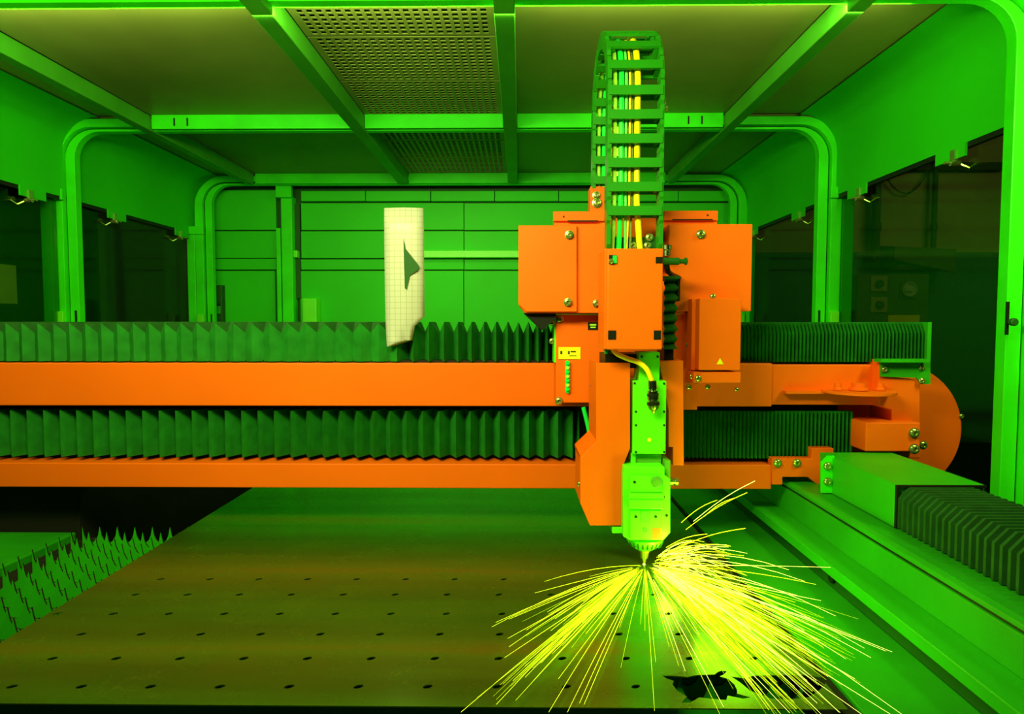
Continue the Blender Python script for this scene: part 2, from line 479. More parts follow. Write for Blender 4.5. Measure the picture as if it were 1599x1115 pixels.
# ---- rear wall of the enclosure, built from panels
YB = 4.33
wb = base('wall_back', 'green panelled rear wall of the enclosure', (-0.3, YB, 0))
MB().box(XL - .05, XR + .1, YB + 0.03, YB + 0.05, -0.4, ROOF + 0.05).build('backing_sheet', M['dkgreen'], wb)
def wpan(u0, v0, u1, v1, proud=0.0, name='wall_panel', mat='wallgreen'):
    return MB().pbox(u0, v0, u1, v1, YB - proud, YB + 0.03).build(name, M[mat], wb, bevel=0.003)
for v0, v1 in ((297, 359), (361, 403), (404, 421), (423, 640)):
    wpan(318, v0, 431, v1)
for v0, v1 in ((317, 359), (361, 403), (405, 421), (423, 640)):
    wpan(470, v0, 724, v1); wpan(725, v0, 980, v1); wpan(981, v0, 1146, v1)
hd = [470, 571, 673, 773, 873, 980, 1060, 1146]
for a, b in zip(hd, hd[1:]):
    wpan(a, 298, b - 1, 314, 0.02, 'header_panel')
wpan(660, 391, 1000, 402, 0.05, 'ledge', 'lime')  # lime paints in the light falling on the lower flange
wpan(458, 391, 464, 402, 0.05, 'ledge', 'lime')  # same painted-in light on the short left piece
MB().pbox(441, 306, 458, 640, YB - 0.06, YB + 0.03).build('upright', M['green'], wb, bevel=0.004)
MB().pbox(433, 356, 440, 640, YB - 0.05, YB + 0.03).build('upright', M['green'], wb, bevel=0.004)
MB().pbox(430, 290, 454, 308, YB - 0.10, YB - 0.06).build('upright_cap', M['green'], wb, bevel=0.004)
MB().pbox(459, 318, 469, 466, YB - 0.005, YB + 0.03).build('door_gap', M['dkgreen'], wb)
# junction boxes
jb = thing('junction_box', 'small bright lime junction box low on the rear wall', 'box', pt(483, 505, YB - 0.08))
MB().pbox(472, 466, 494, 508, YB - 0.09, YB - 0.002).build('body', M['lime'], jb, bevel=0.004)
MB().pbox(474, 468, 492, 506, YB - 0.094, YB - 0.09).build('lid', M['lime'], jb, bevel=0.002)
db = thing('door_lock', 'dark green lock housing at the lower corner of the rear wall', 'lock', pt(339, 508, YB - 0.05))
MB().pbox(330, 445, 347, 512, YB - 0.05, YB - 0.001).build('body', M['dkgreen'], db, bevel=0.004)
MB().pbox(333, 474, 342, 478, YB - 0.056, YB - 0.05).build('slot', M['black'], db)
MB().pbox(336, 478, 344, 490, YB - 0.060, YB - 0.05).build('bolt', M['railgreen'], db, bevel=0.002)

# ---- room reflected in the front glass, built as objects beyond the right pane
YW = 5.5
wf = base('wall_reflected', 'reflected two-tone workshop wall, cream over blue, built beyond the right pane', (3.0, YW, -0.4))
zsplit = az(1450, 394, YW)
MB().box(1.9, 5.5, YW, YW + .1, zsplit, 3.2).build('upper_wall', M['cream'], wf)
MB().box(1.9, 5.5, YW - 0.004, YW + .1, -0.4, zsplit - .003).build('lower_wall', M['blue'], wf)
def wpipe(u, w, lab, vb):
    t = thing('wall_pipe', lab, 'pipe', (ax(u, 400, YW), YW - .08, az(u, vb, YW - .08)), 'pipes on the reflected workshop wall')
    c0, c1 = pt(u, vb, YW - .08), pt(u, 120, YW - .08)
    c1.x = c0.x
    MB().tube([c0, c1], w, 12).build('pipe', M['pipe'], t, smooth=True)
    for v in (250, 360):
        c = pt(u, v, YW - .08); c.x = c0.x
        MB().lathe(c, (0, 0, 1), [(0, w * 1.25), (.06, w * 1.25)], 12).build('clamp', M['pipe'], t)
wpipe(1366, 0.034, 'thick dark pipe rising behind the control box on the reflected workshop wall', 410)
wpipe(1457, 0.022, 'thin dark pipe beside the blue paint on the reflected workshop wall', 390)
MB().box(ax(1340, 262, YW), ax(1560, 262, YW), YW - .06, YW - .02, az(1450, 268, YW), az(1450, 256, YW)).build('trim_1', M['pipe'])
struct(bpy.data.objects['trim_1'], 'dark conduit running across the reflected cream workshop wall')
cb = [pt(1376 + (1452 - 1376) * i / 14, 262 + 40 * (1 - ((i - 7) / 7) ** 2), YW - .05) for i in range(15)]
tag(MB().tube(cb, 0.006, 6).build('hanging_cable', M['pipe'], smooth=True), 'thin cable sagging between the two reflected workshop wall pipes', 'cable')
hood = thing('canopy_hood', 'grey sloping canopy above the control box on the reflected workshop wall', 'hood', pt(1420, 425, YW - .2))
MB().prism([pt(1373, 384, YW - .02), pt(1466, 388, YW - .02), pt(1466, 424, YW - .02), pt(1373, 404, YW - .02)], (0, -.22, -.03)).build('roof', M['boxgrey'], hood, bevel=.004)
MB().prism([pt(1376, 424, YW - .03), pt(1410, 400, YW - .03), pt(1464, 424, YW - .03)], (0, -.17, 0)).build('gable', M['pipe'], hood)
ctl = thing('control_box', 'reflected grey wall control box with two square buttons and a round gauge', 'control box', pt(1395, 512, YW - .16))
MB().pbox(1338, 428, 1450, 512, YW - .20, YW - .006).build('body', M['boxgrey'], ctl, bevel=.006)
for v in (443, 476):
    b_ = MB().pbox(1360, v - 12, 1386, v + 12, YW - .215, YW - .20).build('button_plate', M['cream'], ctl, bevel=.004)
    MB().lathe(pt(1373, v, YW - .215), (0, -1, 0), [(0, .032), (.02, .030), (.024, .022)], 16).build('button', M['pipe'], b_)
g_ = MB().pbox(1406, 440, 1432, 466, YW - .215, YW - .20).build('gauge_plate', M['boxgrey'], ctl, bevel=.004)
MB().lathe(pt(1419, 452, YW - .215), (0, -1, 0), [(0, .058), (.02, .058), (.022, .050), (.012, .048)], 24).build('gauge_rim', M['paper'], g_)
MB().pbox(1412, 449, 1426, 455, YW - .240, YW - .226).build('gauge_bar', M['paper'], g_)
MB().pbox(1387, 492, 1436, 508, YW - .203, YW - .20).build('label_plate', M['camber'], ctl)

# ================================================================== CUTTING TABLE, SHEET
tb = thing('cutting_table', 'cutting table with rows of spiked green support slats under the metal sheet', 'table', (-0.4, 1.5, -0.4))
SX0, SX1 = -0.975, 0.510                    # sheet sides
pitch = 0.0525
def slat_mesh():
    mb = MB(); pts = []
    x = -1.30; N = 34
    for i in range(N):
        xa = x + i * pitch
        pts.append((xa, 0.0))
        for q in (0.10, 0.22, 0.36, 0.5, 0.64, 0.78, 0.90):
            d = abs(q - 0.5) * 2
            pts.append((xa + q * pitch, -0.046 * (1 - d ** 2.6) ** 0.75 - 0.002))
    pts.append((x + N * pitch, 0.0))
    # thin plate with one quad strip
    nn = len(pts)
    for y in (0.0, 0.004):
        for a, z in pts: mb.v.append((a, y, z - 0.0022))
        for a, z in pts: mb.v.append((a, y, -0.12))
    for i in range(nn - 1):
        mb.f += [(i, i + 1, nn + i + 1, nn + i), (2*nn + i, 3*nn + i, 3*nn + i + 1, 2*nn + i + 1), (i, 2*nn + i, 2*nn + i + 1, i + 1)]
    o = mb.build('support_slat', M['bedgreen']); me = o.data
    me.materials.append(M['sootshade'])                    # burnt top edges
    for p in me.polygons:
        if abs(p.normal.y) < 0.5: p.material_index = 1
    bpy.data.objects.remove(o)
    return me
SL = slat_mesh()
for k in range(17):
    o = bpy.data.objects.new('support_slat', SL); COL.objects.link(o)
    put(o, tb); o.location = (0.0, 1.095 + 0.05 * k, 0.0)
MB().box(-1.75, -1.405, 0.7, 2.02, -0.10, -0.06).build('side_ledge', M['railgreen'], tb, bevel=.004)
MB().box(-1.405, -1.385, 0.7, 2.01, -0.20, -0.085).build('side_rail', M['sootshade'], tb)
MB().box(-1.40, 0.56, 0.80, 0.92, -0.16, -0.11).build('front_rail', M['sootshade'], tb)
MB().box(-1.36, -1.30, 0.9, 2.0, -0.30, -0.07).build('slat_holder', M['sootshade'], tb)
lbed = MB().box(-2.0, -1.40, 2.03, 4.1, -0.39, 0.10).build('machine_bed', M['sootshade'], bevel=.004)  # near-black colour stands in for the gantry's shadow
tag(lbed, 'machine bed left of the sheet, coloured near-black for the shadow under the gantry', 'machine bed')
MB().box(0.522, 0.548, 0.9, 4.0, -0.10, -0.028).build('slat_holder', M['sootshade'], tb)

def sheet():
    from mathutils.geometry import delaunay_2d_cdt
    V2, E2, HO = [], [], []
    def loop(pts):
        n = len(V2)
        HO.append(pts)
        V2.extend(Vector((p[0], p[1])) for p in pts)
        E2.extend((n + i, n + (i + 1) % len(pts)) for i in range(len(pts)))
    ya = ground(800, 1105).y
    loop([(SX0, ya), (SX1, ya), (SX1 + 0.004, 4.0), (SX0, 4.0)])
    # rows of small lozenge cut-outs
    rows = [(1073, 127, 108.2), (1029, 82, 99.5), (991, 127, 93.3), (959, 177, 86.7), (929, 212, 81.0), (905, 251, 76.5)]
    for v, u0, du in rows:
        for k in range(-1, 14):
            p = ground(u0 + du * k, v)
            if p.x < SX0 + .02 or p.x > SX1 - .02: continue
            if v == 1073 and u0 + du * k > 1010: continue
            w, h = 0.0075, 0.0062
            loop([(p.x + w * math.cos(a) + .003 * math.sin(a), p.y + h * math.sin(a)) for a in [2 * math.pi * i / 8 for i in range(8)]])
    # leaf-shaped cut-outs at the near edge
    A = [(1034,1056),(1050,1056),(1074,1058),(1088,1055),(1116,1054),(1121,1050),(1127,1048),(1135,1049),(1131,1054),(1124,1057),(1137,1061),(1147,1070),(1151,1079),(1151,1084),(1172,1090),(1160,1092),(1136,1087),(1134,1094),(1109,1092),(1092,1090),(1078,1098),(1064,1098),(1073,1089),(1058,1080),(1050,1070),(1052,1064),(1040,1060)]
    B = [(1141,1057),(1160,1060),(1178,1056),(1222,1055),(1262,1055),(1286,1060),(1289,1068),(1280,1078),(1272,1084),(1262,1090),(1232,1093),(1204,1092),(1190,1086),(1172,1080),(1160,1070),(1152,1064)]
    for P in (A, B):
        loop([(ground(u, v).x, ground(u, v).y) for u, v in P])
    vo, eo, fo, _, _, _ = delaunay_2d_cdt(V2, E2, [], 0, 1e-6)
    def inside(c, P):
        k = False
        for i in range(len(P)):
            a, b = P[i - 1], P[i]
            if (a[1] > c[1]) != (b[1] > c[1]) and c[0] < (b[0] - a[0]) * (c[1] - a[1]) / (b[1] - a[1]) + a[0]: k = not k
        return k
    bm = bmesh.new()
    bv = [bm.verts.new((p.x, p.y, 0.001)) for p in vo]
    for f in fo:
        c = sum((vo[i] for i in f), Vector((0, 0))) / len(f)
        if not inside(c, HO[0]) or any(inside(c, P) for P in HO[1:]): continue
        try: bm.faces.new([bv[i] for i in f])
        except ValueError: pass
    bmesh.ops.recalc_face_normals(bm, faces=bm.faces)
    r = bmesh.ops.extrude_face_region(bm, geom=bm.faces[:])
    for e in r['geom']:
        if isinstance(e, bmesh.types.BMVert): e.co.z = -0.001
    bmesh.ops.recalc_face_normals(bm, faces=bm.faces)
    me = bpy.data.meshes.new('metal_sheet'); bm.to_mesh(me); bm.free()
    me.materials.append(M['sheet'])
    s = bpy.data.objects.new('metal_sheet', me); COL.objects.link(s)
    return s
tag(sheet(), 'large olive brown steel sheet with rows of small holes lying on the cutting table', 'metal sheet')

# ---- right machine bed: tray, ledge, rail
bed = thing('machine_bed', 'long green machine bed with tray and bright ledge along the right rail', 'machine bed', (0.75, 1.5, -0.4))
def along(prof, y0, y1, name, mat, bev=0.002):
    MB().prism([(x, y0, z) for x, z in prof], (0, y1 - y0, 0)).build(name, M[mat], bed, bevel=bev)
along([(0.553, -0.3), (0.553, -0.026), (0.752, -0.034), (0.752, -0.3)], 0.7, 3.9, 'tray', 'railgreen')
along([(0.750, -0.034), (0.750, 0.016), (0.80, 0.016), (0.80, -0.034)], 0.7, 3.9, 'riser', 'dkgreen')  # dark green paints in the shade under the ledge
along([(0.719, 0.014), (0.719, 0.040), (0.80, 0.040), (0.80, 0.014)], 0.7, 3.9, 'ledge', 'bedgreen')
along([(0.790, 0.040), (0.787, 0.112), (0.90, 0.112), (0.90, 0.040)], 0.7, 3.9, 'rail_base', 'railgreen')
along([(0.793, 0.112), (0.793, 0.118), (0.90, 0.118), (0.90, 0.112)], 0.7, 3.9, 'rail_joint', 'black', 0)
along([(0.788, 0.118), (0.788, 0.128), (0.80, 0.133), (1.06, 0.133), (1.06, 0.118)], 0.7, 3.9, 'rail_cap', 'railgreen')
along([(0.90, -0.3), (0.90, 0.118), (1.06, 0.118), (1.06, -0.3)], 0.7, 3.9, 'bed_body', 'railgreen')
kb = ground(1297, 917, -0.03)
MB().lathe((0.750, kb.y, -0.008), (-1, 0, 0), [(0, .012), (.008, .012), (.01, .008)], 12).build('plug', M['black'], bed)

# box and bellows that cover the rail in front of the gantry end
rc = thing('rail_cover', 'green sheet metal rail cover box bolted beside the gantry end', 'cover', (0.95, 1.65, 0.134))
RX0, RX1, RZ0, RZ1 = 0.853, 1.056, 0.135, 0.234
MB().box(RX0, RX1, 1.48, 1.852, RZ0, RZ1).build('housing', M['bedgreen'], rc, bevel=.002)
MB().pprism([(1283, 770), (1283, 722), (1293, 712), (1303, 712), (1303, 770)], 1.775, 1.782).build('flange', M['green'], rc)
for v in (728, 752): bolt(1292, v, 1.774, rc, 1.25)
rb = thing('rail_bellows', 'dark accordion bellows covering the right rail towards the viewer', 'bellows', (0.95, 1.2, 0.134))
def bellows_mesh(stations, ridge, valley, place):
    """stations: list of (position, is_ridge); profiles are matching point lists; place(pos, a, b) -> xyz"""
    mb = MB(); k = len(ridge(stations[0][0]) if callable(ridge) else ridge)
    for s, isr in stations:
        for a, b in (ridge(s) if callable(ridge) and isr else valley(s) if callable(valley) else ridge if isr else valley): mb.v.append(place(s, a, b))
    for i in range(len(stations) - 1):
        for j in range(k - 1):
            p = i * k + j
            mb.f.append((p, p + 1, p + k + 1, p + k))
    return mb
st = []
y = 1.478
while y > 0.95:
    st += [(y, True), (y - .007, True), (y - .0135, False)]; y -= .020
rid = [(RX0 + .004, RZ0), (RX0 + .004, RZ1 - .03), (RX0 + .03, RZ1 - .004), (RX1 - .03, RZ1 - .004), (RX1 - .004, RZ1 - .03), (RX1 - .004, RZ0)]
val = [(RX0 + .026, RZ0), (RX0 + .026, RZ1 - .040), (RX0 + .044, RZ1 - .026), (RX1 - .044, RZ1 - .026), (RX1 - .026, RZ1 - .040), (RX1 - .026, RZ0)]
bellows_mesh(st, rid, val, lambda s, a, b: (a, s, b)).build('folds', M['darkfold'], rb)
MB().prism([(RX0 + .001, 1.472, RZ0), (RX0 + .001, 1.472, RZ1 - .0005), (RX1 - .001, 1.472, RZ1 - .0005), (RX1 - .001, 1.472, RZ1 - .005), (RX0 + .006, 1.472, RZ1 - .005), (RX0 + .006, 1.472, RZ0)], (0, .008, 0)).build('end_frame', M['black'], rb)

# ================================================================== GANTRY
YG = 1.90
gt = thing('gantry', 'orange gantry with two long beams spanning the cutting table', 'gantry', (-0.2, YG, 0.12))
def gz(v): return az(500, v, YG)
GZ = dict(ub0=gz(634), ub1=gz(567), lb0=gz(762), lb1=gz(724))
gL = -1.75
MB().box(gL, ax(1206, 600, YG), YG, YG + .22, GZ['ub0'], GZ['ub1']).build('upper_beam', M['orange'], gt, bevel=.003)
MB().box(ax(1206, 600, YG), ax(1392, 600, YG), YG + .012, YG + .22, GZ['ub0'] + .004, GZ['ub1'] - .004).build('upper_beam_end', M['orange'], gt, bevel=.003)
MB().box(gL, ax(1205, 740, YG), YG, YG + .22, GZ['lb0'], GZ['lb1']).build('lower_beam', M['orange'], gt, bevel=.003)
MB().pbox(1205, 728, 1222, 757, YG + .015, YG + .2).build('lower_beam_end', M['orange'], gt, bevel=.003)
MB().box(gL, ax(1330, 700, YG), YG + .09, YG + .2, GZ['lb1'] - .01, GZ['ub0'] + .01).build('inner_web', M['black'], gt)
# end plates and their boxes
MB().box(gL - .03, gL + .04, YG + .02, YG + .25, 0.1005, GZ['ub1'] + .02).build('end_plate', M['orange'], gt, bevel=.004)
MB().pprism([(1386, 562), (1386, 590), (1412, 591), (1437, 594), (1437, 716), (1392, 716), (1392, 640), (1372, 634), (1372, 562)], YG - .02, YG + .10).build('end_plate', M['orange'], gt, bevel=.003)
MB().pbox(1352, 660, 1437, 705, YG - .06, YG + .055).build('motor_box', M['orange'], gt, bevel=.003)
for v in (676, 701): bolt(1427, v, YG - .061, gt, 1.6)
bolt(1441, 695, YG + .02, gt, 1.4)
# foot bracket on the rail
MB().pprism([(1268, 700), (1302, 700), (1302, 772), (1280, 760), (1262, 745), (1222, 745), (1222, 757), (1206, 757), (1206, 716), (1268, 716)], YG - .006, YG + .03).build('foot_bracket', M['orange'], gt, bevel=.002)
for u in (1214, 1244): bolt(u, 723, YG - .007, gt, 1.3)
# round plate shelf with lifting eyes
pc = pt(1345, 612, YG - .05)
MB().lathe((pc.x, YG - .035, pc.z - .006), (0, 0, 1), [(0, .090), (.002, .096), (.008, .096)], 36).build('shelf_plate', M['orange'], gt, smooth=True)
MB().pbox(1228, 611, 1300, 615, YG - .02, YG + .012).build('shelf_lip', M['orange'], gt)
for u, r_ in ((1308, .010), (1341, .02), (1374, .010)):
    q = pt(u, 610, YG - .04)
    MB().lathe((q.x, YG - .04, pc.z + .004), (0, 0, 1), [(0, r_ * 1.3), (.006, r_ * 1.3), (.008, r_), (.02, r_)], 14).build('lifting_eye', M['orange'], gt, smooth=True)
# big round drum cover behind the end plate
dc = pt(1402, 672, 2.03)
MB().lathe((dc.x, 2.10, dc.z), (0, -1, 0), [(0, .206), (.055, .206), (.060, .202), (.064, .17), (.064, .02)], 64).build('drum_cover', M['orange'], gt, smooth=True)
bolt(1501, 650, 2.04, gt, .9)
# green cable bracket on top of the end
MB().pprism([(1376, 566), (1453, 562), (1453, 600), (1440, 600), (1432, 590), (1376, 588)], YG - .03, YG - .022).build('cable_bracket', M['railgreen'], gt)
MB().pbox(1376, 561, 1453, 566, YG - .06, YG - .022).build('cable_bracket', M['railgreen'], gt)
for u, v in ((1439, 574), (1439, 595), (1381, 577)): bolt(u, v, YG - .032, gt, 1.0)

# ---- bellows on the gantry
def stations_x(us, Y, v):
    s = []
    for a, b in zip(us, us[1:]):
        s += [(ax(a, v, Y), True), (ax((a + b) / 2, v, Y), False)]
    s.append((ax(us[-1], v, Y), True))
    return s
def ramp(u0, u1, fn):
    us = [u0]
    while us[-1] < u1: us.append(us[-1] + fn(us[-1]))
    us[-1] = u1
    return us
zt, zb = gz(503), gz(565)
def rails(bl, u0, u1):
    MB().box(ax(u0, 560, YG), ax(u1, 560, YG), YG + .03, YG + .18, zb - .004, zb + .004).build('base_strip', M['black'], bl)
b1 = thing('bellows', 'green pleated bellows on top of the gantry, stretched out to the carriage', 'bellows', (-0.7, YG, zb), 'gantry bellows')
us = ramp(-95, 870, lambda u: 25.0 if u < 300 else (28.5 if u < 600 else max(13.0, 27 - (u - 600) * .052)))
rid = [(YG + .012, zb), (YG + .012, zt - .012), (YG + .020, zt), (YG + .17, zt), (YG + .17, zb)]
val = [(YG + .075, zb), (YG + .075, zt - .040), (YG + .080, zt - .034), (YG + .11, zt - .034), (YG + .11, zb)]
rid_c = [(YG + .012, zb), (YG + .012, zt - .003), (YG + .055, zt), (YG + .17, zt), (YG + .17, zb)]
val_c = [(YG + .032, zb), (YG + .032, zt - .032), (YG + .055, zt), (YG + .15, zt), (YG + .15, zb)]
xo_ = ax(612, 540, YG)                      # left of here the folds keep their gusseted top
fo_ = bellows_mesh(stations_x(us, YG, 540), lambda s: rid_c if s < xo_ else rid, lambda s: val_c if s < xo_ else val, lambda s, a, b: (s, a, b)).build('folds', M['bellows'], b1, solid=.002)
fo_.data.materials.append(M['darkfold'])      # the gussets get the darker fold tone
for p in fo_.data.polygons:
    if p.index % 4 == 1 and p.center.x < xo_: p.material_index = 1
MB().box(-1.75, ax(600, 503, YG), YG + .165, YG + .175, zb, zt + .001).build('rear_plate', M['darkfold'], b1)
rails(b1, -95, 868)
b2 = thing('bellows', 'green pleated bellows between the two orange beams, beside the carriage', 'bellows', (-0.7, YG, gz(718)), 'gantry bellows')
zt2, zb2 = gz(643), gz(717)
us = ramp(-95, 905, lambda u: 26.0 if u < 700 else 23.0)
rid = [(YG + .020, zb2), (YG + .020, zt2)]; val = [(YG + .075, zb2), (YG + .075, zt2)]
bellows_mesh(stations_x(us, YG, 680), rid, val, lambda s, a, b: (s, a, b)).build('folds', M['bellows'], b2, solid=.0015)
b3 = thing('bellows', 'tightly folded dark bellows on top of the gantry near its round end cover', 'bellows', (1.0, YG, zb), 'gantry bellows')
us = ramp(1150, 1452, lambda u: 5.8)
rid = [(YG + .012, zb), (YG + .012, zt - .030), (YG + .030, zt), (YG + .17, zt), (YG + .17, zb)]
val = [(YG + .050, zb), (YG + .050, zt - .036), (YG + .040, zt - .012), (YG + .15, zt - .012), (YG + .15, zb)]
bellows_mesh(stations_x(us, YG, 540), rid, val, lambda s, a, b: (s, a, b)).build('folds', M['bellows'], b3)
MB().pbox(1448, 503, 1454, 566, YG + .004, YG + .18).build('end_frame', M['railgreen'], b3)
b4 = thing('bellows', 'tightly folded dark bellows between the beams behind the cutting head', 'bellows', (0.8, YG, zb2), 'gantry bellows')
us = ramp(1050, 1336, lambda u: 6.2)
rid = [(YG + .020, zb2), (YG + .020, zt2)]; val = [(YG + .060, zb2), (YG + .060, zt2)]
bellows_mesh(stations_x(us, YG, 680), rid, val, lambda s, a, b: (s, a, b)).build('folds', M['bellows'], b4, solid=.001)

# glass reflection built as a gridded sheet in front of the upper bellows
grid_reflection = [(600, 325), (661, 327), (663, 494), (648, 509), (644, 531), (604, 541)]
mb = MB()
fs = thing('reflected_sheet', 'pale gridded reflection in the front glass, built as a sheet against the bellows', 'reflection', pt(630, 540, YG + .008))
rows_f = [(325, 600, 661), (360, 600, 662), (400, 600.5, 662), (440, 601, 662.5), (494, 602, 663), (509, 602.5, 648), (531, 603.5, 644), (541, 604, 610)]
nc = 7
for v, a, b in rows_f:
    for i in range(nc):
        t = i / (nc - 1)
        p = pt(a + (b - a) * t, v, YG + .003)
        p.y = YG + .003 - .010 * math.sin(math.pi * t)
        mb.v.append(tuple(p))
for r in range(len(rows_f) - 1):
    for i in range(nc - 1):
        q = r * nc + i
        mb.f.append((q, q + 1, q + nc + 1, q + nc))
mb.build('grid_reflection', M['grid'], fs, smooth=True, solid=.0012)
MB().pprism([(630, 372), (633, 388), (655, 416), (652, 422), (640, 430), (635, 452), (632, 450), (631, 412)], YG - .0105, YG - .0095).build('arrow_mark', M['dkgreen'], fs)

# ================================================================== CARRIAGE
ca = thing('laser_carriage', 'orange laser carriage of stacked sheet metal covers riding on the gantry', 'carriage', pt(1000, 630, 1.75))
OR = M['orange']
def part(name, u0, v0, u1, v1, Y0, Yb, mat='orange', bev=.002, parent=None):
    return MB().pbox(u0, v0, u1, v1, Y0, Yb).build(name, M[mat], parent or ca, bevel=bev)
part('rear_housing', 866, 331, 1119, 490, 1.80, 1.885)
part('rear_housing_flange', 864, 330, 944, 345, 1.79, 1.80, bev=.001)
part('rear_housing_flange', 1037, 329, 1121, 344, 1.79, 1.80, bev=.001)
bolt(880, 338, 1.789, ca, .5, 'screw', DBOLT); bolt(1105, 336, 1.789, ca, .5, 'screw', DBOLT)
# left side box with chamfered front cover
MB().pprism([(810, 353), (945, 353), (945, 489), (820, 489), (810, 477)], 1.745, 1.80).build('side_box', OR, ca, bevel=.002)
lc = MB().pprism([(809.5, 352), (901, 352), (901, 487), (822, 487), (809.5, 475)], 1.735, 1.745).build('side_cover', OR, ca, bevel=.002)
bolt(889, 367, 1.734, ca, 1.25); bolt(887, 472, 1.734, ca, 1.25); bolt(931, 474, 1.744, ca, 1.1)
MB().prism([pt(818, 489, 1.76), pt(868, 489, 1.76), pt(868, 497, 1.76), pt(847, 516, 1.76)], (0, .10, 0)).build('shadow_wedge', M['black'], ca)  # black wedge added for the shadow under the chamfered box
# right side box
part('side_box', 1044, 350, 1174, 486, 1.755, 1.80)
bolt(1094, 366, 1.754, ca, 1.3)
part('side_seam', 1050, 342, 1113, 344, 1.788, 1.79, 'black', 0)
part('side_seam', 886, 344, 934, 346, 1.788, 1.79, 'black', 0)
# lower left plate
part('side_plate', 868, 491, 944, 629, 1.79, 1.89)
MB().pbox(865, 492, 868, 566, 1.795, 1.88).build('plate_edge', M['lime'], ca)
for u, v in ((874, 498), (938, 498), (873, 626)): bolt(u, v, 1.789, ca, 1.15)
for v in (504, 533): bolt(862, v, 1.80, ca, .9)
bolt(927, 602, 1.72, ca, .9)
lb = part('black_label', 918, 503, 936, 515, 1.788, 1.79, 'black', 0)
part('label_text', 921, 506, 931, 508.5, 1.7872, 1.788, 'clime', 0, lb); part('label_text', 922, 510, 930, 512, 1.7872, 1.788, 'clime', 0, lb)
yl = part('warning_label', 872, 542, 906.5, 561, 1.788, 1.79, 'label', 0)
part('label_text', 875, 548, 878, 553, 1.7872, 1.788, 'ink', 0, yl); part('label_text', 887, 548, 889.5, 553, 1.7872, 1.788, 'ink', 0, yl)
part('label_text', 891, 548, 899, 550, 1.7872, 1.788, 'ink', 0, yl); part('label_text', 889, 555, 900, 556, 1.7872, 1.788, 'colive', 0, yl)
# grommet strip with beads
gs = MB().pprism([(883, 565), (886, 562.5), (890, 565), (890, 612), (887, 615), (883, 612)], 1.783, 1.79).build('grommet_strip', M['cgreen'], ca)
for i in range(7):
    c = pt(886.5, 568 + i * 6.8, 1.783)
    MB().lathe(c, (0, -1, 0), [(0, .0055), (.003, .0052), (.005, .003)], 10).build('bead', M['clime' if i % 2 else 'cgreen'], gs, smooth=True)
# plate behind, joining the side plates to the rail blocks
part('back_plate', 944, 491, 1090, 640, 1.83, 1.89)
# centre cover
cc = thing('z_axis_cover', 'smooth orange box cover at the centre of the carriage with four square cut-outs', 'cover', pt(992, 547, 1.56))
cov = MB().pbox(948, 388, 1035, 546, 1.52, 1.655).build('shell', OR, cc, bevel=.003)
MB().pbox(944, 388, 948.5, 545, 1.535, 1.655).build('side_flange', OR, cc, bevel=.001)
for u0, v0, u1, v1 in ((951, 398, 963, 412), (1024, 401, 1035, 411), (949.5, 516, 962, 530), (1021, 516, 1032, 530)):
    cu_ = MB().pbox(u0, v0, u1, v1, 1.5185, 1.5205).build('cut_out', M['black'], cc)
MB().pbox(957, 399, 963, 411, 1.516, 1.519).build('clip', M['cgreen'], cc)
MB().lathe(pt(954, 408, 1.519), (0, -1, 0), [(0, .006), (.006, .006), (.008, .004)], 10).build('bolt', M['bolt'], cc)
# black folded seal and fittings right of the centre cover
fb = thing('z_bellows', 'small black folded bellows beside the centre cover of the carriage', 'bellows', pt(1050, 545, 1.66))
zs = [az(1050, 434 + 111 * i / 14, 1.66) for i in range(15)]
x0_, x1_ = ax(1036, 490, 1.66), ax(1057, 490, 1.66)
bellows_mesh([(z, i % 2 == 0) for i, z in enumerate(zs)], [(x0_, 1.645), (x1_, 1.645), (x1_, 1.75)], [(x0_, 1.662), (x1_ - .004, 1.668), (x1_ - .004, 1.75)], lambda s, a, b: (a, b, s)).build('folds', M['dkgreen'], fb)
MB().pbox(1036, 431, 1062, 435, 1.64, 1.75).build('top_frame', M['dkgreen'], fb)
MB().pbox(1058, 434, 1062, 470, 1.66, 1.75).build('side_frame', M['black'], fb)
MB().pbox(1037, 545, 1052, 566, 1.66, 1.75).build('lower_block', M['black'], fb, bevel=.002)
pf = thing('air_fitting', 'dark pneumatic fitting sticking out beside the centre cover', 'fitting', pt(1045, 408, 1.64))
c = pt(1036, 408, 1.64)
MB().lathe(c, (1, 0, 0), [(0, .009), (.038, .009), (.040, .006), (.052, .006), (.053, .009), (.058, .009), (.060, .004)], 14).build('barrel', M['dkgreen'], pf, smooth=True)
MB().lathe(pt(1041, 400, 1.645), (0, 0, 1), [(0, .010), (.014, .010), (.016, .013), (.026, .013), (.028, .009)], 14).build('elbow', M['steel'], pf, smooth=True)
MB().tube([pt(1041, 414, 1.65), pt(1043, 424, 1.66), pt(1050, 430, 1.70), pt(1060, 434, 1.76)], .007, 8).build('hose', M['black'], pf, smooth=True)
